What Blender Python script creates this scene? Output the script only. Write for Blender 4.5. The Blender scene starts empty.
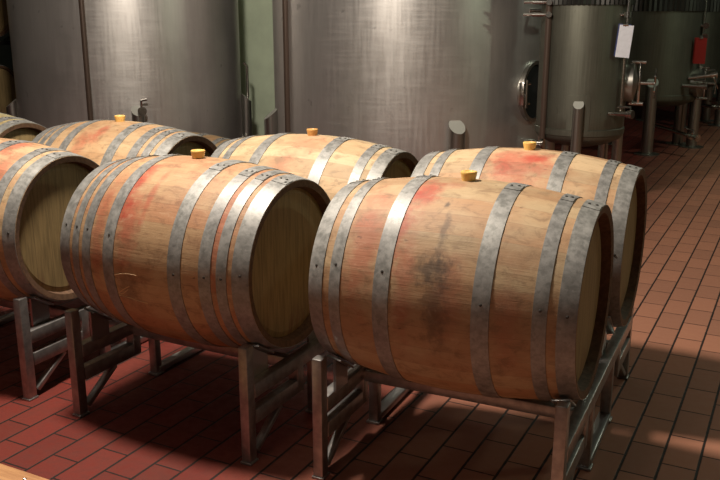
import bpy, math, random
from mathutils import Vector, Matrix
C = bpy.context.scene.collection
PI = math.pi
random.seed(4)

# ------------------------------------------------------------------ materials
class NT:
    def __init__(s, name):
        s.m = bpy.data.materials.new(name); s.m.use_nodes = True
        s.t = s.m.node_tree; s.b = s.t.nodes['Principled BSDF']
    def n(s, typ, **kw):
        nd = s.t.nodes.new(typ)
        for k, v in kw.items(): setattr(nd, k, v)
        return nd
    def put(s, sock, v):
        if hasattr(v, 'is_linked') or isinstance(v, bpy.types.NodeSocket): s.t.links.new(v, sock)
        else: sock.default_value = v
    def math(s, op, a, b=0.0, c=0.0):
        nd = s.n('ShaderNodeMath', operation=op)
        for i, v in enumerate((a, b, c)): s.put(nd.inputs[i], v)
        return nd.outputs[0]
    def noise(s, vec, scale, detail=4, rough=.55, dist=0.0):
        nd = s.n('ShaderNodeTexNoise')
        s.put(nd.inputs['Vector'], vec); nd.inputs['Scale'].default_value = scale
        nd.inputs['Detail'].default_value = detail; nd.inputs['Roughness'].default_value = rough
        nd.inputs['Distortion'].default_value = dist
        return nd.outputs['Fac']
    def ramp(s, f, lo, hi, a=0.0, b=1.0):
        nd = s.n('ShaderNodeMapRange'); nd.interpolation_type = 'SMOOTHSTEP'
        s.put(nd.inputs[0], f)
        for i, v in enumerate((lo, hi, a, b)): s.put(nd.inputs[i + 1], v)
        return nd.outputs[0]
    def mix(s, f, a, b, mode='MIX'):
        nd = s.n('ShaderNodeMix', data_type='RGBA', blend_type=mode)
        s.put(nd.inputs[0], f)
        for i, v in ((6, a), (7, b)):
            s.put(nd.inputs[i], v if not isinstance(v, tuple) else (*v, 1.0))
        return nd.outputs[2]
    def comb(s, x, y, z):
        nd = s.n('ShaderNodeCombineXYZ')
        for i, v in enumerate((x, y, z)): s.put(nd.inputs[i], v)
        return nd.outputs[0]
    def xyz(s, space='Object'):
        tc = s.n('ShaderNodeTexCoord'); sp = s.n('ShaderNodeSeparateXYZ')
        s.t.links.new(tc.outputs[space], sp.inputs[0])
        return tc.outputs[space], sp.outputs[0], sp.outputs[1], sp.outputs[2]
    def col(s, v): s.put(s.b.inputs['Base Color'], v if not isinstance(v, tuple) else (*v, 1.0))
    def rough(s, v): s.put(s.b.inputs['Roughness'], v)
    def metal(s, v): s.put(s.b.inputs['Metallic'], v)
    def bump(s, h, strength=.3, dist=.01):
        nd = s.n('ShaderNodeBump'); s.put(nd.inputs['Height'], h)
        nd.inputs['Strength'].default_value = strength; nd.inputs['Distance'].default_value = dist
        s.t.links.new(nd.outputs[0], s.b.inputs['Normal'])

def plain(name, c, rough=.5, metal=0.0, noise=0.0, scale=20, **kw):
    t = NT(name)
    if noise:
        v, x, y, z = t.xyz()
        f = t.noise(v, scale, 5)
        t.col(t.mix(t.ramp(f, .3, .7), tuple(k * (1 - noise) for k in c), tuple(min(1, k * (1 + noise)) for k in c)))
    else: t.col(c)
    t.rough(rough); t.metal(metal)
    for k, v in kw.items(): t.b.inputs[k].default_value = v
    return t.m

NST = 30
RED = (.90, .26, .27); GRIME = (.055, .038, .03)
def wood(name, seed, base=(.49, .355, .205), warm=(.44, .258, .135), stains=(), grime=()):
    """oak staves: one tone per stave, fine grain along x, wine stains and grime with their own outlines.
    stains: (x, phi, half width x, half width phi, strength); phi 0 at the bung, positive towards the near side"""
    t = NT(name)
    v, x, y, z = t.xyz()
    phi = t.math('ARCTAN2', t.math('MULTIPLY', y, -1.0), z)
    sv = t.math('FLOOR', t.math('MULTIPLY_ADD', phi, NST / (2 * PI), 50.0))
    wn = t.n('ShaderNodeTexWhiteNoise', noise_dimensions='1D')
    t.put(wn.inputs['W'], t.math('ADD', sv, seed * 17.3))
    so = t.math('MULTIPLY', wn.outputs['Value'], 9.0)
    gv = t.comb(t.math('MULTIPLY_ADD', x, 2.2, so), t.math('MULTIPLY', phi, 16.0), seed * 3.1)
    grain = t.noise(gv, 3.2, 7, .62, .35)
    gf = t.noise(t.comb(t.math('MULTIPLY_ADD', x, 5.0, so), t.math('MULTIPLY', phi, 60.0), seed), 4.0, 3, .5)
    big = t.noise(t.comb(t.math('MULTIPLY', x, 2.0), phi, seed * 5.7), 2.3, 3, .5)
    wh = t.n('ShaderNodeTexWhiteNoise', noise_dimensions='1D'); t.put(wh.inputs['W'], t.math('ADD', sv, seed * 5.1 + 300.0))
    c = t.mix(t.ramp(t.math('MULTIPLY_ADD', wh.outputs['Value'], .30, t.math('ADD', big, -.15)), .34, .66), base, warm)
    c = t.mix(t.ramp(grain, .48, .80, 0, .30), c, tuple(k * .42 for k in base))
    c = t.mix(t.ramp(gf, .5, .8, 0, .30), c, tuple(k * .5 for k in warm))
    tone = t.math('MULTIPLY_ADD', wn.outputs['Value'], .30, .82)
    tn = t.n('ShaderNodeCombineColor')
    for i in range(3): t.put(tn.inputs[i], tone)
    c = t.mix(1.0, c, tn.outputs[0], 'MULTIPLY')
    nz = t.noise(t.comb(t.math('MULTIPLY', x, 9.0), t.math('MULTIPLY', phi, 3.4), seed * 2.0), 1.6, 5, .6)
    nz2 = t.noise(t.comb(t.math('MULTIPLY', x, 26.0), t.math('MULTIPLY', phi, 7.0), seed * 1.3), 1.5, 5, .65)
    def blob(c, bx, bp, wx, wp, st, colr, nn, mode='MIX'):
        dx = t.math('DIVIDE', t.math('SUBTRACT', x, bx), wx)
        dp = t.math('DIVIDE', t.math('SUBTRACT', phi, bp), wp)
        d = t.math('SQRT', t.math('ADD', t.math('MULTIPLY', dx, dx), t.math('MULTIPLY', dp, dp)))
        d = t.math('ADD', d, t.math('MULTIPLY_ADD', nn, 2.2, -1.1))
        return t.mix(t.ramp(d, .2, 1.25, st, 0.0), c, colr, mode)
    nzs = t.math('ADD', t.math('MULTIPLY', nz, .75), t.math('MULTIPLY', nz2, .25))
    for s in stains: c = blob(c, *s, RED, nzs, 'MULTIPLY')
    for s in grime: c = blob(c, *s, GRIME, nz2)
    # handling marks and dried splashes
    mo = t.noise(t.comb(t.math('MULTIPLY', x, 11.0), t.math('MULTIPLY', phi, 5.5), seed * 4.1), 1.5, 6, .68, .6)
    c = t.mix(t.ramp(mo, .48, .68, 0, .55), c, tuple(k * .42 for k in warm))
    c = t.mix(t.ramp(mo, .46, .30, 0, .22), c, (.62, .47, .31))
    # small knots and scratches
    kn = t.noise(t.comb(t.math('MULTIPLY', x, 14.0), t.math('MULTIPLY', phi, 9.0), seed * 7.7), 1.7, 2, .5)
    c = t.mix(t.ramp(kn, .70, .78, 0, .6), c, (.10, .05, .035))
    seam = t.math('ABSOLUTE', t.math('SUBTRACT', t.math('FRACT', t.math('MULTIPLY_ADD', phi, NST / (2 * PI), 50.0)), .5))
    c = t.mix(t.ramp(seam, .475, .5, 0, .28), c, tuple(k * .3 for k in warm))
    t.col(c); t.rough(.62)
    t.bump(t.math('ADD', grain, t.math('MULTIPLY', gf, .5)), .25, .004)
    return t.m

def head_wood(name, base=(.33, .235, .105)):
    t = NT(name); v, x, y, z = t.xyz()
    pl = t.math('FLOOR', t.math('MULTIPLY', y, 11.0))
    wn = t.n('ShaderNodeTexWhiteNoise', noise_dimensions='1D'); t.put(wn.inputs['W'], pl)
    g = t.noise(t.comb(t.math('MULTIPLY', y, 40.0), t.math('MULTIPLY', z, 3.0), wn.outputs['Value']), 2.2, 6, .6, .3)
    c = t.mix(t.ramp(g, .35, .75), base, tuple(k * .6 for k in base))
    c = t.mix(t.math('MULTIPLY', wn.outputs['Value'], .3), c, tuple(k * .7 for k in base))
    fr = t.math('ABSOLUTE', t.math('SUBTRACT', t.math('FRACT', t.math('MULTIPLY', y, 11.0)), .5))
    c = t.mix(t.ramp(fr, .475, .5, 0, .6), c, tuple(k * .25 for k in base))
    # wine drips low on the head
    lw = t.noise(t.comb(t.math('MULTIPLY', y, 12.0), t.math('MULTIPLY', z, 5.0), 3.0), 1.5, 4)
    c = t.mix(t.math('MULTIPLY', t.ramp(z, -.12, -.26), t.ramp(lw, .45, .6, 0, .5)), c, (.16, .05, .03))
    t.col(c); t.rough(.6); return t.m

def zinc(name):
    t = NT(name); v, x, y, z = t.xyz()
    vo = t.n('ShaderNodeTexVoronoi'); t.put(vo.inputs['Vector'], v); vo.inputs['Scale'].default_value = 90
    a = t.noise(v, 34, 6, .65); b = t.noise(v, 6, 3, .5)
    c = t.mix(t.ramp(a, .35, .7), (.215, .218, .205), (.38, .378, .36))
    c = t.mix(t.ramp(b, .35, .7, 0, .5), c, (.15, .145, .145))
    sp = t.n('ShaderNodeSeparateColor'); t.t.links.new(vo.outputs['Color'], sp.inputs[0])
    c = t.mix(t.math('MULTIPLY', sp.outputs[0], .25), c, (.48, .47, .455))
    rs = t.noise(v, 60, 3, .5)
    c = t.mix(t.ramp(rs, .68, .76, 0, .5), c, (.16, .12, .10))
    t.col(c); t.metal(.42); t.rough(t.ramp(a, .3, .7, .44, .62)); t.bump(a, .08, .002)
    return t.m

def steel_brushed(name, c1=(.71, .69, .665), c2=(.755, .735, .71), rough=.34):
    t = NT(name); v, x, y, z = t.xyz()
    ang = t.math('ARCTAN2', y, x)
    st = t.noise(t.comb(t.math('MULTIPLY', ang, 26.0), t.math('MULTIPLY', z, 1.1), 0.0), 2.0, 6, .6)
    hz = t.noise(t.comb(t.math('MULTIPLY', ang, 2.0), t.math('MULTIPLY', z, 26.0), 4.0), 2.0, 4, .6)
    big = t.noise(v, 1.7, 4, .55)
    c = t.mix(t.ramp(st, .3, .7), c1, c2)
    c = t.mix(t.ramp(big, .4, .7, 0, .35), c, tuple(k * .62 for k in c1))
    sm = t.noise(t.comb(t.math('MULTIPLY', ang, 7.0), t.math('MULTIPLY', z, 5.0), 8.0), 1.4, 3, .5)
    c = t.mix(t.ramp(sm, .68, .76, 0, .5), c, tuple(k * .4 for k in c1))
    t.col(c); t.metal(.80)
    t.rough(t.math('ADD', t.ramp(st, .3, .7, rough - .01, rough + .06), t.ramp(hz, .4, .75, 0, .07)))
    return t.m

def pavers(name):
    """red clay pavers: columns run in depth (y), half bond, dark joints"""
    t = NT(name); v, x, y, z = t.xyz()
    W, Ln = .125, .242
    u = t.math('DIVIDE', t.math('ADD', x, .44 + 40 * W), W)
    ci = t.math('FLOOR', u); fu = t.math('FRACT', u)
    odd = t.math('MULTIPLY', t.math('FRACT', t.math('MULTIPLY', ci, .5)), 1.0)
    vv = t.math('ADD', t.math('DIVIDE', t.math('ADD', y, -3.094 + 80 * Ln), Ln), odd)
    ri = t.math('FLOOR', vv); fv = t.math('FRACT', vv)
    du = t.math('MULTIPLY', t.math('MINIMUM', fu, t.math('SUBTRACT', 1.0, fu)), W)
    dv = t.math('MULTIPLY', t.math('MINIMUM', fv, t.math('SUBTRACT', 1.0, fv)), Ln)
    wob = t.math('MULTIPLY_ADD', t.noise(v, 30, 3), .003, -.0015)
    j = t.math('MINIMUM', t.math('SUBTRACT', du, .0014), dv)
    j = t.math('ADD', j, wob)
    brick = t.ramp(j, .0018, .0048)
    wn = t.n('ShaderNodeTexWhiteNoise', noise_dimensions='2D')
    t.put(wn.inputs['Vector'], t.comb(ci, ri, 0.0))
    n1 = t.noise(v, 22, 6, .65); n2 = t.noise(v, 2.2, 4, .55)
    c = t.mix(wn.outputs['Value'], (.195, .032, .023), (.145, .026, .019))
    c = t.mix(t.ramp(n1, .4, .75, 0, .45), c, (.085, .022, .016))
    c = t.mix(t.ramp(n2, .42, .7, 0, .5), c, (.15, .042, .028))
    c = t.mix(brick, (.018, .013, .011), c)
    # brighter aisle light painted in as lighter brown; the rack strip stays red
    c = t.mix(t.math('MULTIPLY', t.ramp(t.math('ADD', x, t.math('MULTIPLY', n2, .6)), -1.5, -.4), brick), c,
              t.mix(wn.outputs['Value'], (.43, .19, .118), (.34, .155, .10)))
    t.col(c); t.rough(t.ramp(n1, .3, .7, .50, .68)); t.b.inputs['Specular IOR Level'].default_value = .3
    t.bump(t.math('ADD', t.math('MULTIPLY', brick, 1.0), t.math('MULTIPLY', n1, .15)), .5, .004)
    return t.m

M = {}
M['zinc'] = zinc('galvanised_hoop')
M['rivet'] = plain('hoop_rivet', (.05, .045, .04), .6, .4)
M['endgrain'] = plain('oak_end_grain', (.12, .065, .035), .75, 0, .3, 60)
M['head'] = head_wood('oak_head_boards')
M['bung'] = plain('silicone_bung', (.80, .51, .15), .38, 0, **{'Subsurface Weight': .25, 'Subsurface Radius': (.02, .01, .004)})
M['bung_brown'] = plain('brown_bung', (.62, .33, .10), .45)
M['rack'] = plain('galvanised_rack_steel', (.36, .35, .34), .36, .8, .18, 30)
M['foot'] = plain('rack_foot_steel', (.40, .40, .40), .3, .9)
M['tank'] = steel_brushed('brushed_tank_steel')
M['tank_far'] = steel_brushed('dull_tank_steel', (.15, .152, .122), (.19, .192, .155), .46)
M['tube'] = plain('polished_steel_tube', (.62, .60, .57), .2, 1.0)
M['cap'] = plain('leg_cap_glint', (.62, .63, .58), .35, .25)  # lamp reflection on the slanted leg tops, painted as a pale tone
M['dull_tube'] = plain('dull_steel_tube', (.40, .39, .36), .32, .95)
M['gauge'] = plain('brown_sight_tube', (.095, .065, .05), .4, .3)
M['seam'] = plain('tank_weld_strip', (.17, .13, .115), .5, .5)
M['dark'] = plain('dark_opening', (.006, .006, .006), .9)
M['jacket'] = plain('cooling_jacket_steel', (.07, .07, .065), .4, .8)
M['white_card'] = plain('white_card', (.78, .80, .88), .7, 0, .05, 30)
M['blue_edge'] = plain('blue_card_back', (.03, .045, .16), .6)
M['red_card'] = plain('red_card', (.42, .02, .015), .6)
M['pallet'] = None
M['wall'] = plain('pale_green_plaster', (.66, .77, .58), .8, 0, .08, 3)
M['darkwall'] = plain('dark_plaster', (.07, .075, .065), .85, 0, .15, 3)
M['ceil'] = plain('dark_ceiling', (.10, .10, .09), .9)
M['door'] = plain('grey_blue_door', (.30, .36, .45), .5)
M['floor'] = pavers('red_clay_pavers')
M['chalk'] = plain('pale_chalk', (.62, .42, .24), .8)

t = NT('sawn_pallet_board'); v, x, y, z = t.xyz()
g = t.noise(t.comb(t.math('MULTIPLY', x, 2.5), t.math('MULTIPLY', y, 40.0), z), 2.0, 5, .6, .3)
t.col(t.mix(t.ramp(g, .35, .7), (.56, .30, .13), (.40, .19, .08))); t.rough(.6); M['pallet'] = t.m

# ------------------------------------------------------------------ mesh building
class MB:
    def __init__(s): s.v = []; s.f = []; s.mi = []; s.sm = []
    def add(s, vs, fs, mi=0, smooth=False):
        o = len(s.v); s.v += [tuple(p) for p in vs]
        for f in fs: s.f.append(tuple(i + o for i in f)); s.mi.append(mi); s.sm.append(smooth)
    def box(s, c, size, rot=None, mi=0, bev=0.0):
        hx, hy, hz = (k / 2 for k in size)
        b = min(bev, hx * .45, hy * .45, hz * .45)
        R = rot or Matrix.Identity(3); c = Vector(c)
        if b <= 0:
            P = [Vector((sx * hx, sy * hy, sz * hz)) for sx in (-1, 1) for sy in (-1, 1) for sz in (-1, 1)]
            F = [(0, 1, 3, 2), (4, 6, 7, 5), (0, 4, 5, 1), (2, 3, 7, 6), (0, 2, 6, 4), (1, 5, 7, 3)]
            s.add([R @ p + c for p in P], F, mi); return
        import bmesh
        bm = bmesh.new(); bmesh.ops.create_cube(bm, size=1)
        for w in bm.verts: w.co = Vector((w.co.x * 2 * hx, w.co.y * 2 * hy, w.co.z * 2 * hz))
        bmesh.ops.bevel(bm, geom=bm.edges[:], offset=b, segments=2, affect='EDGES', profile=.5)
        bm.verts.index_update()
        s.add([R @ w.co + c for w in bm.verts], [[w.index for w in f.verts] for f in bm.faces], mi, True); bm.free()
    def beam(s, a, b, w, h, up=(0, 0, 1), mi=0, bev=.004):
        """rectangular bar from a to b, w across, h along 'up'"""
        a, b = Vector(a), Vector(b); d = (b - a); L = d.length; d.normalize()
        u = Vector(up); sd = d.cross(u)
        if sd.length < 1e-5: sd = d.cross(Vector((0, 1, 0)))
        sd.normalize(); u = sd.cross(d)
        s.box((a + b) / 2, (L, w, h), Matrix((d, sd, u)).transposed(), mi, bev)
    def tube(s, pts, r, n=14, mi=0, cap=True):
        pts = [Vector(p) for p in pts]; rs = r if isinstance(r, (list, tuple)) else [r] * len(pts)
        ref = None; rings = []
        for i, p in enumerate(pts):
            d = (pts[min(i + 1, len(pts) - 1)] - pts[max(i - 1, 0)]).normalized()
            if ref is None:
                ref = Vector((0, 0, 1)) if abs(d.z) < .9 else Vector((1, 0, 0))
            a = (ref - d * ref.dot(d)).normalized(); b = d.cross(a); ref = a
            rings.append([p + (a * math.cos(2 * PI * k / n) + b * math.sin(2 * PI * k / n)) * rs[i] for k in range(n)])
        vs = [q for ring in rings for q in ring]; fs = []
        for i in range(len(pts) - 1):
            for k in range(n):
                k2 = (k + 1) % n
                fs.append((i * n + k, i * n + k2, (i + 1) * n + k2, (i + 1) * n + k))
        s.add(vs, fs, mi, True)
        if cap:
            s.add(rings[0], [tuple(range(n))[::-1]], mi); s.add(rings[-1], [tuple(range(n))], mi)
    def lathe(s, prof, n=48, axis='z', c=(0, 0, 0), mi=0, smooth=True, mis=None, rfun=None):
        """profile of (h, r) pairs spun round the axis; r=0 closes"""
        c = Vector(c); vs = []
        for (h, r) in prof:
            for k in range(n):
                a = 2 * PI * k / n; q = r * (rfun(k, n) if rfun else 1.0)
                if axis == 'z': vs.append(c + Vector((q * math.cos(a), q * math.sin(a), h)))
                elif axis == 'x': vs.append(c + Vector((h, q * math.cos(a), q * math.sin(a))))
                else: vs.append(c + Vector((q * math.sin(a), h, q * math.cos(a))))
        for i in range(len(prof) - 1):
            fs = [(i * n + k, i * n + (k + 1) % n, (i + 1) * n + (k + 1) % n, (i + 1) * n + k) for k in range(n)]
            o = len(s.v) if i == 0 else o
            if i == 0: s.v += [tuple(p) for p in vs]
            for f in fs:
                s.f.append(tuple(k + o for k in f)); s.mi.append(mis[i] if mis else mi); s.sm.append(smooth)
    def build(s, name, mats, parent=None, loc=(0, 0, 0), merge=False):
        me = bpy.data.meshes.new(name); me.from_pydata(s.v, [], s.f)
        for m in (mats if isinstance(mats, (list, tuple)) else [mats]): me.materials.append(m)
        me.polygons.foreach_set('material_index', s.mi); me.polygons.foreach_set('use_smooth', s.sm)
        import bmesh
        bm = bmesh.new(); bm.from_mesh(me)
        if merge: bmesh.ops.remove_doubles(bm, verts=bm.verts[:], dist=1e-5)
        bmesh.ops.recalc_face_normals(bm, faces=bm.faces[:]); bm.to_mesh(me); bm.free()
        if any(s.sm):
            try: me.set_sharp_from_angle(angle=math.radians(38))
            except Exception: pass
        o = bpy.data.objects.new(name, me); C.objects.link(o); o.location = loc
        if parent: o.parent = parent
        return o

def thing(name, label, cat, loc=(0, 0, 0), rz=0.0, group=None):
    o = bpy.data.objects.new(name, None); C.objects.link(o)
    o.location = loc; o.rotation_euler = (0, 0, rz); o.empty_display_size = .1
    o['label'] = label; o['category'] = cat
    if group: o['group'] = group
    return o
def tag(o, label, cat, group=None):
    o['label'] = label; o['category'] = cat
    if group: o['group'] = group
    return o
def struct(o): o['kind'] = 'structure'; return o
def kids(o, table): return table.get(o.name, [])
def dup(root, label, loc, rz=0.0):
    """copy a thing with copies of its parts and sub-parts"""
    r = root.copy(); C.objects.link(r); r.location = loc; r.rotation_euler = (0, 0, rz); r['label'] = label
    for ch in list(root.children):
        c = ch.copy(); C.objects.link(c); c.parent = r
        for g in list(ch.children):
            d = g.copy(); C.objects.link(d); d.parent = c
    return r

# ------------------------------------------------------------------ the room
def slab(name, c, size, m):
    b = MB(); b.box(c, size); return struct(b.build(name, m))
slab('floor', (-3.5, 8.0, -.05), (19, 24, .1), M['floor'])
slab('wall_back', (-3.5, 18.1, 2.4), (19, .2, 5.0), M['darkwall'])
slab('wall_left', (-12.9, 8.0, 2.4), (.2, 24, 5.0), M['darkwall'])
slab('wall_right', (5.9, 8.0, 2.4), (.2, 24, 5.0), M['darkwall'])
slab('ceiling', (-3.5, 8.0, 4.95), (19, 24, .1), M['ceil'])
b = MB(); b.box((0, 0, 2.45), (.9, .5, 4.9), None, 0, .01)
col = struct(b.build('trim_1', M['wall'], None, (-5.95, 8.75, 0)))
b = MB(); b.box((0, 0, 1.05), (1.0, .06, 2.1), None, 0, .004); struct(b.build('door_1', M['door'], None, (-1.0, 17.96, 0)))

# ------------------------------------------------------------------ barrels
BL, BR, BH = .44, .362, .311          # half length, bilge radius, head radius
def br(x): return BH + (BR - BH) * (1 - (x / BL) ** 2)
AX = .678

def staves_mesh():
    b = MB(); sub = 6
    xs = [-BL + 2 * BL * i / 30 for i in range(31)]
    prof = [(-BL + .042, .0), (-BL + .042, BH - .030), (-BL + .004, BH - .024)]
    mis = [1, 1, 1]
    for x in xs: prof.append((x, br(x))); mis.append(0)
    mis[-1] = 1
    prof += [(BL - .004, BH - .024), (BL - .042, BH - .030), (BL - .042, .0)]
    mis += [1, 1, 1]
    def rf(k, n): return 1.0 - (.0022 if k % sub == 0 else 0.0)
    # seams start at phi = 0 plus whole staves, so the grooves meet the painted joints
    b.lathe(prof, NST * sub, 'x', (0, 0, 0), 0, True, mis, rf)
    return b
def hoop_mesh(x0, x1, turn):
    b = MB(); th = .0028; n = 96
    r0, r1 = br(x0) + th, br(x1) + th
    b.lathe([(x0, r0 - th - .002), (x0, r0), (x0 + (x1 - x0) * .5, (r0 + r1) / 2 + .0006), (x1, r1), (x1, r1 - th - .002)], n, 'x')
    # lapped end of the strap, with its two rows of rivets
    def P(x, phi, e): 
        r = br(x) + th + e
        return Vector((x, -r * math.sin(phi), r * math.cos(phi)))
    lap = .16; m = 6; e = .0024
    vs = []; fs = []
    for i in range(m + 1):
        ph = turn - lap / 2 + lap * i / m
        vs += [P(x0 + .0015, ph, .0002), P(x0 + .0015, ph, e), P(x1 - .0015, ph, e), P(x1 - .0015, ph, .0002)]
    for i in range(m):
        for k in range(3): fs.append((i * 4 + k, i * 4 + k + 1, i * 4 + k + 5, i * 4 + k + 4))
    fs += [(0, 1, 2, 3), tuple(m * 4 + k for k in (3, 2, 1, 0))]
    b.add(vs, fs, 0)
    wide = x1 - x0 > .0565
    spots = [(.30, turn - .03), (.66, turn - .045), (.80, turn + .03)] if wide else [(.30, turn - .02), (.70, turn - .045)]
    for sx, ph in spots + [(.5, 1.33 + turn)]:
        c = P(x0 + (x1 - x0) * sx, ph, e if abs(ph - turn) < .08 else 0)
        nrm = Vector((0, c.y, c.z)).normalized()
        b.tube([c - nrm * .001, c + nrm * .0016, c + nrm * .0026], [.0052, .0046, .002], 10, 1)
    return b
def half(spec): return [(a, c) for a, c in spec] + [(-c, -a) for a, c in spec]
HOOPS6 = half([(.135, .190), (.314, .356), (.384, .439)])
HOOPS8 = half([(.126, .180), (.252, .298), (.320, .358), (.378, .439)])
_data = {}
def barrel(kind, loc, label, wmat, bung='bung', hoop_turn=.12, chalk=False, group='oak barrels lying on the steel racks', bungsize=1.0, yaw=0.0):
    t = thing('wine_barrel', label, 'barrel', loc, math.radians(yaw), group)
    if 'st' not in _data:
        ob = staves_mesh().build('staves', [wmat, M['endgrain']], t, merge=True)
        _data['st'] = ob.data
    else:
        me = _data['st'].copy(); me.materials[0] = wmat
        ob = bpy.data.objects.new('staves', me); C.objects.link(ob); ob.parent = t
    for s in (-1, 1):
        key = ('head', s)
        if key not in _data:
            b = MB(); x0 = s * (BL - .0415); x1 = s * (BL - .0335)
            b.lathe([(x0, 0), (x1 - s * .002, 0.0001), (x1, .001), (x1, BH - .052), (x0 + s * .003, BH - .0305), (x0, BH - .0305)], 64, 'x', smooth=False)
            h = b.build('head', M['head'], t, merge=True); _data[key] = h.data
        else:
            h = bpy.data.objects.new('head', _data[key]); C.objects.link(h); h.parent = t
    for i, (x0, x1) in enumerate(HOOPS6 if kind == 6 else HOOPS8):
        key = ('hoop', kind, i)
        if key not in _data:
            h = hoop_mesh(x0, x1, hoop_turn * (1 if x0 > 0 else -.6) + random.uniform(-.05, .05)).build('hoop', [M['zinc'], M['rivet']], t); _data[key] = h.data
        else:
            h = bpy.data.objects.new('hoop', _data[key]); C.objects.link(h); h.parent = t
    if bung:
        key = ('bung', bung)
        if key not in _data:
            b = MB()
            b.lathe([(-.022, 0), (-.022, .019), (0, .0215), (.022, .0262), (.026, .0265), (.0285, .025), (.0285, .016), (.026, .014), (.026, 0)], 32, 'z')
            g = b.build('bung', M[bung], t, merge=True); _data[key] = g.data
        else:
            g = bpy.data.objects.new('bung', _data[key]); C.objects.link(g); g.parent = t
        g.location = (0, 0, BR); g.scale = (bungsize * 1.04,) * 3
    if chalk:
        b = MB()
        def Q(x, ph): 
            r = br(x) + .0006; return (x, -r * math.sin(ph), r * math.cos(ph))
        for line in (((-.015, 1.602), (-.053, 1.602), (-.094, 1.619), (-.136, 1.655), (-.158, 1.700), (-.151, 1.724)),
                     ((-.058, 1.739), (-.092, 1.791), (-.139, 1.878)),
                     ((-.066, 1.778), (-.098, 1.842), (-.139, 1.878), (-.068, 1.880), (-.023, 1.898), (.014, 1.904))):
            b.tube([Q(*q) for q in line], .0016, 6)
        g = b.build('chalk_mark', M['chalk'], t); g['label'] = 'faint chalk loop and arrow'
    return t

POS = dict(A=(-.963, 2.640), B=(-2.039, 2.590), Cc=(-3.188, 2.585), D=(-.976, 3.380), E=(-1.972, 3.335), F=(-3.110, 3.330), G=(-4.26, 3.33))
YAW = dict(A=2.2, B=-.6, Cc=2.2, D=1.8, E=1.0, F=1.4, G=0)
def at(k, z=AX): return (*POS[k], z)
barrel(6, at('A'), yaw=YAW['A'], label='large oak barrel nearest the camera with a dark grime patch across its front staves',
       wmat=wood('oak_grime_patch', 1, stains=[(-.10, .32, .055, .26, .9), (-.03, .20, .05, .10, .45), (-.14, .75, .035, .6, .75), (-.25, .95, .07, .7, .55), (-.09, 1.3, .04, .6, .5), (.06, 1.35, .06, .4, .35), (.24, 1.5, .05, .5, .3)],
            grime=[(.005, 1.16, .075, .16, .78), (.012, .86, .016, .26, .6), (.02, 1.50, .045, .40, .55), (-.01, .52, .012, .04, .8)]), hoop_turn=.10)
barrel(8, at('B'), yaw=YAW['B'], label='oak barrel in the front row with eight hoops and faint chalk loop on its side',
       wmat=wood('oak_red_side', 2, base=(.46, .29, .155), warm=(.41, .205, .105),
            stains=[(-.125, .75, .04, .45, .85), (-.10, .42, .035, .2, .6), (-.07, 1.1, .05, .4, .65), (-.02, .78, .02, .40, .6), (-.22, 1.2, .04, .6, .5), (.305, 1.0, .05, .9, .5)],
            grime=[(-.06, 1.75, .06, .25, .45)]), chalk=True, hoop_turn=.16)
barrel(6, at('Cc'), yaw=YAW['Cc'], label='oak barrel at the left edge of the front row, its tan head showing',
       wmat=wood('oak_wine_streaks', 3, stains=[(.19, .15, .08, .35, .75), (.28, .6, .05, .5, .6), (-.1, .9, .1, .5, .4)],
            grime=[(.25, .70, .012, .05, .8)]), hoop_turn=.08)
barrel(6, at('D'), yaw=YAW['D'], label='oak barrel behind the nearest one, its top blushed pink around the bung',
       wmat=wood('oak_pink_top', 4, base=(.54, .39, .23), stains=[(.0, .42, .17, .42, .7), (.045, .30, .05, .14, .75), (-.06, .5, .05, .15, .5)]), hoop_turn=.04)
barrel(6, at('E'), yaw=YAW['E'], label='pale oak barrel in the second row with a brown bung, before the widest tank',
       wmat=wood('oak_pale', 5, base=(.55, .43, .26), warm=(.50, .34, .19), stains=[(.03, .3, .12, .4, .35), (-.02, .9, .08, .4, .35)]), bung='bung_brown', bungsize=.95)
barrel(8, at('F'), yaw=YAW['F'], label='oak barrel in the second row with eight hoops, below the left tank',
       wmat=wood('oak_orange', 6, base=(.50, .345, .195), warm=(.45, .27, .14), stains=[(.01, .4, .04, .18, .65), (.0, .62, .06, .14, .55), (-.06, .7, .05, .4, .4)]))
barrel(6, at('G'), yaw=YAW['G'], label='yellowish oak barrel at the far left end of the second row, mostly cut off',
       wmat=wood('oak_green_yellow', 7, base=(.44, .38, .20), warm=(.40, .31, .15), stains=[(.1, .5, .2, .3, .3)]), bung=None)
barrel(6, (-4.06, 5.02, BR), 'dull brown barrel on the floor behind the second row, left of the green pillar',
       wood('oak_dull', 8, base=(.36, .25, .13), warm=(.33, .19, .09)), bung=None, group=None)

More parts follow.
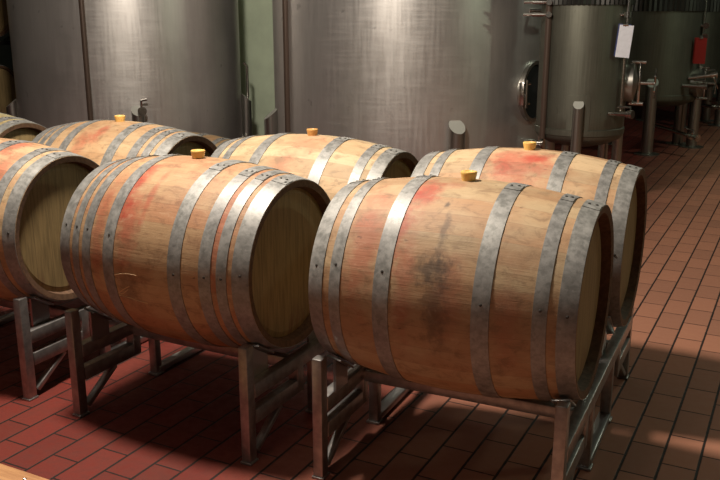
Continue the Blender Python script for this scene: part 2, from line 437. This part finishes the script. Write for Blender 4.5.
# ------------------------------------------------------------------ racks
FX, LY, IY, UY = .412, .665, .205, .335
def rack(loc, label, dxf=0.0, dxb=0.0, yaw=0.0):
    """dxf, dxb: how far the front and the back barrel sit off the rack's middle"""
    t = thing('barrel_rack', label, 'rack', loc, math.radians(yaw), 'steel barrel racks')
    rm = M['rack']
    for sx in (-1, 1):
        x = sx * FX
        for sy in (-1, 1):
            b = MB(); b.box((x, sy * LY, .226), (.038, .044, .444), None, 0, .004)
            b.box((x, sy * LY, .004), (.046, .052, .008), None, 0, .002)
            lg = b.build('leg', rm, t)
            b = MB(); b.beam((x, sy * (LY - .035), .030), (x, sy * (LY - .205), .142), .030, .022)
            b.build('leg_brace', rm, t)
            b = MB(); b.beam((x, sy * (LY - .024), .172), (x, sy * (UY - .02), .172), .040, .056)
            b.build('lower_rail', rm, t)
            b = MB(); b.box((x, sy * UY, .215), (.044, .044, .14), None, 0, .004)
            b.build('upright', rm, t)
            b = MB(); b.box((x, sy * IY, .130), (.040, .036, .258), None, 0, .004)
            b.box((x, sy * IY, .005), (.055, .05, .01), None, 0, .002)
            b.build('inner_leg', rm, t)
            # two sloped saddle plates under each barrel
            for q in (-1, 1):
                inner = q * sy < 0; ph = q * (.66 if inner else .56); ln = .19 if inner else .12; sxl = sx * (FX - .022); lx = max(-.435, min(.435, sxl - (dxf if sy < 0 else dxb))); r = br(lx) + .0085
                yc = sy * .37 + r * math.sin(ph); zc = AX - r * math.cos(ph)
                nrm = Vector((-lx * .527, -math.sin(ph), math.cos(ph))).normalized()
                tg = Vector((0, math.cos(ph), math.sin(ph))); ux = tg.cross(nrm)
                b = MB(); ctr = Vector((sxl, yc, zc)) - nrm * .0045
                b.box(ctr, (.060, ln, .008), Matrix((ux, tg, nrm)).transposed(), 0, .002)
                # gusset web below the plate
                y0, y1 = ctr.y - tg.y * .055, ctr.y + tg.y * .055
                z0, z1 = ctr.z - tg.z * .055 - .006, ctr.z + tg.z * .055 - .006
                w = .005; zb = .296
                vs = [(sxl + dx, yy, zz) for dx in (-w, w) for yy, zz in ((y0, zb), (y1, zb), (y1, z1), (y0, max(z0, zb + .002)))]
                b.add(vs, [(0, 1, 2, 3), (7, 6, 5, 4), (0, 4, 5, 1), (1, 5, 6, 2), (2, 6, 7, 3), (3, 7, 4, 0)])
                b.build('saddle', M['foot'], t)
        b = MB(); b.beam((x, -LY + .02, .272), (x, LY - .02, .272), .042, .054); b.build('top_rail', rm, t)
        b = MB(); b.beam((x, -IY, .022), (x, IY, .022), .046, .030); b.build('floor_bar', M['foot'], t)
    for sy in (-1, 1):
        b = MB(); b.beam((-FX + .02, sy * UY, .262), (FX - .02, sy * UY, .262), .040, .044); b.build('cross_rail', rm, t)
    return t
rack((-.973, 3.006, 0), 'steel rack carrying the nearest barrel and the pink-topped one, open end showing', -.003, .01, 2.0)
rack((-2.053, 2.960, 0), 'steel rack under the barrel with the chalk loop and the pale one behind', .015, .081)
rack((-3.195, 2.960, 0), 'steel rack under the left-edge front barrel, two of its legs in view', -.003, .095, 1.6)
rack((-4.30, 2.960, 0), 'steel rack under the cut-off yellowish barrel at the far left', 0, .04)

# ------------------------------------------------------------------ tanks
def tank(label, cx, cy, r, z0, ztop, face, mat, legs, leg_r, leg_top, seam=None, rim=True, jacket=None, pads=True):
    """face: world angle that points at the viewer; all angles below are offsets from it, positive to the right in the photo"""
    t = thing('steel_tank', label, 'tank', (cx, cy, 0), 0, 'stainless steel tanks')
    def pol(a, rad, z): 
        q = face + math.radians(a); return Vector((rad * math.cos(q), rad * math.sin(q), z))
    b = MB()
    prof = [(z0 - .10, 0.0001), (z0 - .095, r * .35), (z0 - .065, r * .7), (z0 - .02, r * .95), (z0 + .005, r)]
    prof += [(z0 + (ztop - z0) * k / 12, r) for k in range(1, 13)]
    prof += [(ztop + .05, r * .93), (ztop + .35, r * .25), (ztop + .40, r * .24), (ztop + .42, .0001)]
    b.lathe(prof, 128, 'z'); b.build('shell', mat, t, merge=True)
    if rim:
        b = MB(); b.lathe([(z0 + .015, r - .002), (z0 + .02, r + .010), (z0 + .065, r + .012), (z0 + .072, r - .002)], 96, 'z'); b.build('bottom_rim', mat, t)
    for a in legs:
        L = thing_part = MB(); rad = r + leg_r * .75
        p0 = pol(a, rad, .012); n = 20; vs = []; q = face + math.radians(a)
        out = Vector((math.cos(q), math.sin(q), 0)); sd = Vector((-out.y, out.x, 0))
        for lvl in (0, 1):
            for k in range(n):
                c, s_ = math.cos(2 * PI * k / n), math.sin(2 * PI * k / n)
                z = .012 if lvl == 0 else leg_top - c * leg_r * .8
                vs.append(Vector((p0.x, p0.y, z)) + out * c * leg_r + sd * s_ * leg_r)
        L.add(vs, [(k, (k + 1) % n, n + (k + 1) % n, n + k) for k in range(n)], 0, True)
        L.add(vs[n:], [tuple(range(n))], 1); L.add(vs[:n], [tuple(range(n))[::-1]], 0)
        lg = L.build('leg', [M['dull_tube'], M['cap']], t)
        b = MB(); b.lathe([(0, 0.0001), (0, leg_r * 2.2), (.012, leg_r * 2.2), (.014, leg_r), (.014, .0001)], 32, 'z', (p0.x, p0.y, 0)); b.build('foot_plate', M['dull_tube'], lg, merge=True)
        if pads:
            b = MB(); w = leg_r * 2.1 / r; vs = []; m = 6
            for i in range(m + 1):
                aa = q - w + 2 * w * i / m
                for rr in (r - .002, r + .006):
                    for zz in (z0 + .03, leg_top + leg_r * 1.6): vs.append((rr * math.cos(aa), rr * math.sin(aa), zz))
            fs = []
            for i in range(m):
                o = i * 4
                fs += [(o + 2, o + 6, o + 7, o + 3), (o + 3, o + 7, o + 5, o + 1), (o, o + 4, o + 6, o + 2)]
            fs += [(0, 2, 3, 1), (m * 4, m * 4 + 1, m * 4 + 3, m * 4 + 2)]
            b.add(vs, fs); b.build('leg_pad', mat, lg)
    if seam is not None:
        b = MB(); b.tube([pol(seam, r + .018, z0 - .02), pol(seam, r + .018, ztop)], .026, 12); b.build('sight_tube', M['gauge'], t)
        b = MB(); b.beam(pol(seam - 1.6 * .4 / r, r + .002, z0 + .08), pol(seam - 1.6 * .4 / r, r + .002, ztop), .022, .010, up=pol(seam, 1, 0)); b.build('weld_strip', M['seam'], t)
    if jacket:
        b = MB(); z = jacket[0]; n = 120; vs = []
        def rf(k, n): return 1.0 + (.012 / r if k % 2 else 0)
        b.lathe([(jacket[0], r), (jacket[0], r + .010), (jacket[1], r + .010), (jacket[1], r)], n, 'z', rfun=rf, smooth=False); b.build('cooling_jacket', M['jacket'], t)
    return t, pol
def facing(cx, cy): return math.atan2(-cy, -cx)

def manhole(t, pol, a, r, z, R, door=True):
    """round manway: flange ring, dark opening, hinge"""
    n = pol(a, 1, 0); sd = Vector((-n.y, n.x, 0)); up = Vector((0, 0, 1)); c = pol(a, r, z)
    N = 40
    depth = R * R / (2 * r) + .02
    def ring(rad, e): return [c + n * e + (sd * math.cos(2 * PI * k / N) + up * math.sin(2 * PI * k / N) * 1.0) * rad for k in range(N)]
    b = MB(); rings = [ring(R, -depth), ring(R, .024), ring(R * .88, .024), ring(R * .88, -depth)]
    vs = [p for q in rings for p in q]
    fs = [(i * N + k, i * N + (k + 1) % N, (i + 1) * N + (k + 1) % N, (i + 1) * N + k) for i in range(3) for k in range(N)]
    b.add(vs, fs, 0, True); f = b.build('manhole_flange', M['dull_tube'], t)
    b = MB(); b.add(ring(R * .88, .008), [tuple(range(N))]); b.build('manhole_opening', M['dark'], f)
    return c, n, sd, f

# the two wide tanks
T1, p1 = tank('wide brushed steel tank at the left, dark towards its right side', -6.38, 7.04, 1.15, .22, 3.3, facing(-6.38, 7.04), M['tank'],
              (-84, 2, 84, 180), .06, .70, seam=-19.5, pads=False)
b = MB(); b.tube([p1(88, 1.15, .64), p1(88, 1.205, .64), p1(88, 1.225, .70), p1(88, 1.225, 1.02), p1(88, 1.19, 1.06)], .016, 10); b.build('side_pipe', M['tube'], T1)
b = MB(); b.tube([p1(3.5, 1.15, .70), p1(3.5, 1.30, .70)], .028, 14); b.tube([p1(3.5, 1.29, .70), p1(3.5, 1.31, .70)], .042, 16)
b.tube([p1(3.5, 1.24, .73), p1(3.5, 1.24, .79), p1(6, 1.25, .80)], .012, 8); b.build('outlet_valve', M['tube'], T1)
T2, p2 = tank('widest steel tank behind the middle of the barrels, round manhole on its right', -3.48, 7.75, 1.31, .22, 3.3, facing(-3.48, 7.75), M['tank'],
              (-72, 17.5, 108, 198), .070, .66, seam=-55.5, pads=False)
c, n, sd, f = manhole(T2, p2, 58, 1.31, .90, .27)
b = MB(); h0 = c - sd * .275 + n * .02
b.box(h0, (.05, .05, .20), None, 0, .006)
for dz in (-.085, .085): b.beam(h0 + Vector((0, 0, dz)) - sd * .02, h0 + Vector((0, 0, dz)) + sd * .09 + n * .03, .03, .024)
b.tube([h0 + n * .045 + Vector((0, 0, -.12)), h0 + n * .045 + Vector((0, 0, .12))], .012, 10)
b.build('manhole_hinge', M['tube'], T2)
b = MB(); b.tube([p2(52, 1.31, 1.60), p2(57, 1.50, 1.60), p2(66, 1.55, 1.60)], .018, 10); b.tube([p2(58, 1.505, 1.60), p2(63, 1.53, 1.60)], .026, 12)
b.build('sampling_pipe', M['tube'], T2)
b = MB(); b.tube([p2(56, 1.31, .45), p2(56, 1.46, .45)], .03, 12); b.tube([p2(56, 1.45, .45), p2(56, 1.47, .45)], .05, 14)
b.tube([p2(56, 1.41, .47), p2(56, 1.41, .55), p2(60, 1.43, .55)], .011, 8); b.build('outlet_valve', M['tube'], T2)

def valve(name, t, a, b_, r, handle=True):
    """pipe from a to b with a ball valve and a clamp ring at the end"""
    a, b_ = Vector(a), Vector(b_); d = (b_ - a).normalized()
    m = MB(); m.tube([a, b_], r, 12)
    for k, rr in ((.98, 1.9), (.86, 1.8), (.80, 1.5)):
        q = a.lerp(b_, k); m.tube([q - d * .010, q + d * .010], r * rr, 14)
    q = a.lerp(b_, .91)
    if handle: m.tube([q, q + Vector((0, 0, r * 3)), q + Vector((0, 0, r * 3.2)) - d * r * 6], r * .45, 8)
    return m.build(name, M['tube'], t)

# the three narrow tanks further back
def small(label, cx, cy, r, z0, leg_a, leg_r, leg_top, jz, seam):
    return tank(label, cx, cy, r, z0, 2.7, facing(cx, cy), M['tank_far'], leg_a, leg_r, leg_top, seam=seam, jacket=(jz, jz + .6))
c3 = (-1.67, 7.21); c4 = (-1.655, 10.77); c5 = (-1.62, 13.5)
T3, p3 = small('narrow dull steel tank beside the widest one, white card hanging at its right', *c3, .355, .60, (-2, 122, 146, 218), .042, .88, 1.64, -50)
T4, p4 = small('narrow steel tank behind the white card, standing on thick legs', *c4, .50, .60, (0, 112, 140, 250), .065, .82, 1.60, -50)
T5, p5 = small('dim steel tank at the right edge, furthest back, beyond the red card', *c5, .48, .60, (0, 75, 140, 255), .065, .82, 1.60, -50)
def view_right(c):                                         # unit vector to the viewer's right at that place
    d = Vector((c[0], c[1], 0)).normalized(); return Vector((d.y, -d.x, 0)), -d
R3, V3 = view_right(c3); R4, V4 = view_right(c4); R5, V5 = view_right(c5)
# drains
valve('drain_pipe', T3, Vector((0, 0, .22)) + V3 * .1 - R3 * .1, V3 * .50 + R3 * .46 + Vector((0, 0, .16)), .020)
valve('drain_pipe', T4, Vector((0, 0, .30)) + V4 * .1, V4 * .62 + R4 * .54 + Vector((0, 0, .22)), .022)
valve('drain_pipe', T5, Vector((0, 0, .30)) + V5 * .1, V5 * .5 + R5 * .50 + Vector((0, 0, .30)), .022)
for T, V, R_ in ((T3, V3, R3), (T4, V4, R4), (T5, V5, R5)):
    z0 = .52 if T is T3 else .52
    b = MB(); b.tube([V * .1 - (R_ * .1 if T is T3 else R_ * 0) + Vector((0, 0, z0)), V * .1 - (R_ * .1 if T is T3 else R_ * 0) + Vector((0, 0, .2))], .03, 12); b.build('outlet_neck', M['dull_tube'], T)
# racking valve low on the right front
valve('racking_valve', T3, p3(40, .355, .80), p3(40, .355, .80) + R3 * .17 + V3 * .10 + Vector((0, 0, .01)), .018)
# sight tube brackets towards the wide tank
b = MB()
for z in (1.565, 1.66):
    q = p3(-50, .373, z); b.tube([q, q - R3 * .20], .011, 8); b.tube([q - R3 * .04, q - R3 * .13], .017, 10); b.tube([q - V3 * .02, q + V3 * .05], .024, 10)
b.build('gauge_clamp', M['tube'], T3)
# manway door seen edge on, with its crossbar and hand wheel
def edge_door(T, pol, a, r, z, R, R_, V):
    n = pol(a, 1, 0); sd = Vector((-n.y, n.x, 0)); up = Vector((0, 0, 1)); N = 36; c = pol(a, r, z)
    def ring(rad, e): return [c + n * e + (sd * math.cos(2 * PI * k / N) + up * math.sin(2 * PI * k / N)) * rad for k in range(N)]
    dp = R * R / (2 * r) + .02
    rs = [ring(R, -dp), ring(R, .03), ring(R * 1.06, .03), ring(R * 1.06, .055), ring(R * .9, .065), ring(R * .3, .085), ring(.001, .088)]
    b = MB(); b.add([p for q in rs for p in q], [(i * N + k, i * N + (k + 1) % N, (i + 1) * N + (k + 1) % N, (i + 1) * N + k) for i in range(6) for k in range(N)], 0, True)
    d = b.build('manhole_door', M['dull_tube'], T)
    b = MB(); b.beam(c + n * .10 - up * R * 1.15, c + n * .10 + up * R * 1.15, .03, .02, up=n)
    b.tube([c + n * .08, c + n * .22], .014, 10); w = c + n * .22
    for k in range(3):
        q = PI * k / 3 + .5; v = sd * math.cos(q) + up * math.sin(q); b.tube([w - v * .12, w + v * .12], .008, 8)
    for k in (-1, 1): b.tube([c + n * .03 + up * R * 1.1 * k, c + n * .14 + up * R * 1.1 * k], .016, 10)
    b.build('hand_wheel', M['tube'], d)
edge_door(T3, p3, 84, .355, 1.03, .15, R3, V3)
# standpipe with clamps that the card hangs from
q = R3 * .315 + V3 * .235
b = MB(); b.tube([q + Vector((0, 0, 2.3)), q + Vector((0, 0, 1.52)), q + Vector((0, 0, 1.18)), q + Vector((0, 0, .78))], .016, 12)
for z in (1.565, 2.1): b.tube([q + Vector((0, 0, z)) - R3 * .13, q + Vector((0, 0, z)) + R3 * .03], .013, 10); b.tube([q + Vector((0, 0, z - .02)), q + Vector((0, 0, z + .02))], .034, 14)
b.build('standpipe', M['tube'], T3)
# clutter of valves at the right of the second narrow tank
b = MB(); q = R4 * .50 + V4 * .15
b.tube([q + Vector((0, 0, 2.4)), q + Vector((0, 0, .86))], .015, 10)
for z in (1.44, 1.32): b.tube([q + Vector((0, 0, z)) - R4 * .08, q + Vector((0, 0, z)) + R4 * .05], .014, 10); b.tube([q + Vector((0, 0, z)) - V4 * .03 + R4 * .02, q + Vector((0, 0, z)) + V4 * .06 + R4 * .02], .035, 12)
b.build('standpipe', M['tube'], T4)
valve('racking_valve', T4, p4(40, .50, .78), p4(40, .50, .78) + R4 * .26 + V4 * .06, .020)
valve('sampling_valve', T4, p4(50, .50, .86), p4(50, .50, .86) + R4 * .30 + V4 * .02 + Vector((0, 0, .05)), .020)
edge_door(T4, p4, 72, .50, .80, .16, R4, V4)

# cards hanging from the standpipes
def card(name, label, cat, c, w, h, Rv, V, m1, m2, tilt=.0):
    t = thing(name, label, cat, c)
    rot = Matrix((Rv, -V, Vector((0, 0, 1)))).transposed() @ Matrix.Rotation(tilt, 3, 'Y')
    b = MB(); b.box((0, 0, 0), (w, .004, h), rot); b.build('card', m1, t)
    b = MB(); b.box(-V * .010 - Rv * w * .14 + Vector((0, 0, .008)), (w * .9, .010, h), rot); b.build('backing', m2, t)
    b = MB(); b.tube([Vector((0, 0, h / 2 - .01)), Vector((0, 0, h / 2 + .035))], .006, 8); b.tube([Vector((-.02 * Rv.x, -.02 * Rv.y, h / 2)), Vector((.02 * Rv.x, .02 * Rv.y, h / 2))], .010, 8); b.build('clip', M['tube'], t)
    return t
card('hanging_card', 'white card on a blue backing hanging from a pipe between two narrow tanks', 'card',
     Vector((*c3, 0)) + R3 * .30 + V3 * .315 + Vector((0, 0, 1.365)), .105, .245, R3, V3, M['white_card'], M['blue_edge'], .08)
card('hanging_card', 'dark red card hanging by the valves at the far right', 'card',
     Vector((*c4, 0)) + R4 * .48 + V4 * .34 + Vector((0, 0, 1.165)), .12, .28, R4, V4, M['red_card'], M['red_card'], 0)

# ------------------------------------------------------------------ far left: barrels stacked on a tall rack behind the first tank
sx, sy = -8.89, 7.10
b0 = thing('stacking_rack', 'dark two-level rack at the left edge behind the left tank', 'rack', (sx, sy, 0))
for xx in (-.36, .36):
    for z in (.33, 1.27):
        b = MB(); b.beam((xx, -.45, z - .03), (xx, .45, z - .03), .05, .05); b.build('rail', M['jacket'], b0)
        for q in (-1, 1):
            b = MB(); b.beam((xx, q * .20, z - .006), (xx, q * .30, z + .055), .05, .018); b.build('saddle', M['jacket'], b0)
    for yy in (-.45, .45):
        b = MB(); b.box((xx, yy, .66), (.05, .05, 1.32), None, 0, .004); b.build('post', M['jacket'], b0)
for z, lab in ((.345, 'barrel low on the tall rack at the left edge, yellowish head'), (1.285, 'barrel high on the tall rack at the left edge, greenish head')):
    barrel(6, (sx, sy, z + .33), lab, wood('oak_far', 11 + z, base=(.34, .30, .13), warm=(.28, .24, .10)), bung=None, group='barrels stacked at the back left')

# ------------------------------------------------------------------ pallet at the lower left corner
pal = thing('wooden_pallet', 'pale wooden pallet on the floor at the bottom left corner', 'pallet', (-2.20, 1.110, 0))
for i in range(6):
    y = -.40 + .19 * i - .025
    b = MB(); b.box((0, y, .139), (1.2, .12, .022), None, 0, .005)
    d = b.build('deck_board', M['pallet'], pal)
    if i == 5:
        b = MB()
        for xx in (-.55, .0, .145, .52): b.lathe([(.1495, .0001), (.1515, .004), (.150, .0065)], 12, 'z', (xx, y + .025, 0))
        b.build('nail', M['tube'], d)
for xx in (-.55, 0, .55):
    b = MB(); b.box((xx, .02, .074), (.09, 1.06, .107), None, 0, .004); b.build('stringer', M['pallet'], pal)
for yy in (-.42, .02, .47):
    b = MB(); b.box((0, yy, .010), (1.2, .10, .020), None, 0, .004); b.build('base_board', M['pallet'], pal)

# ------------------------------------------------------------------ light: one high lamp over the near aisle, a dim one further right
def lamp(name, loc, watts, colr, rad):
    l = bpy.data.lights.new(name, 'POINT'); l.energy = watts; l.color = colr; l.shadow_soft_size = rad
    o = bpy.data.objects.new(name, l); C.objects.link(o); o.location = loc; return o
lamp('hall_lamp', (-2.28, 2.40, 3.4), 600, (1.0, .88, .75), .2)
lamp('aisle_lamp', (3.4, 5.6, 2.9), 58, (.84, 1.0, .70), .15)
lamp('rear_lamp', (1.3, 9.6, 4.0), 125, (.9, 1.0, .8), .15)
lamp('near_fill', (-1.8, -2.4, 3.2), 62, (1.0, .86, .70), .3)  # unseen fill added to lift the barrels' lower fronts and the tanks
w = bpy.data.worlds.new('World'); bpy.context.scene.world = w; w.use_nodes = True
bg = w.node_tree.nodes['Background']; bg.inputs[0].default_value = (.75, .85, .7, 1); bg.inputs[1].default_value = .003

# ------------------------------------------------------------------ camera
cam = bpy.data.cameras.new('camera'); co = bpy.data.objects.new('camera', cam); C.objects.link(co)
cam.sensor_width = 36; cam.lens = 854.4 / 720 * 36; cam.clip_start = .05
co.location = (0, 0, 1.573)
co.rotation_euler = (math.radians(90 - 14.84), 0, math.radians(27.4))
S = bpy.context.scene; S.camera = co
S.view_settings.view_transform = 'Standard'; S.view_settings.look = 'None'
S.view_settings.exposure = 0; S.view_settings.gamma = 1; S.view_settings.use_curve_mapping = False
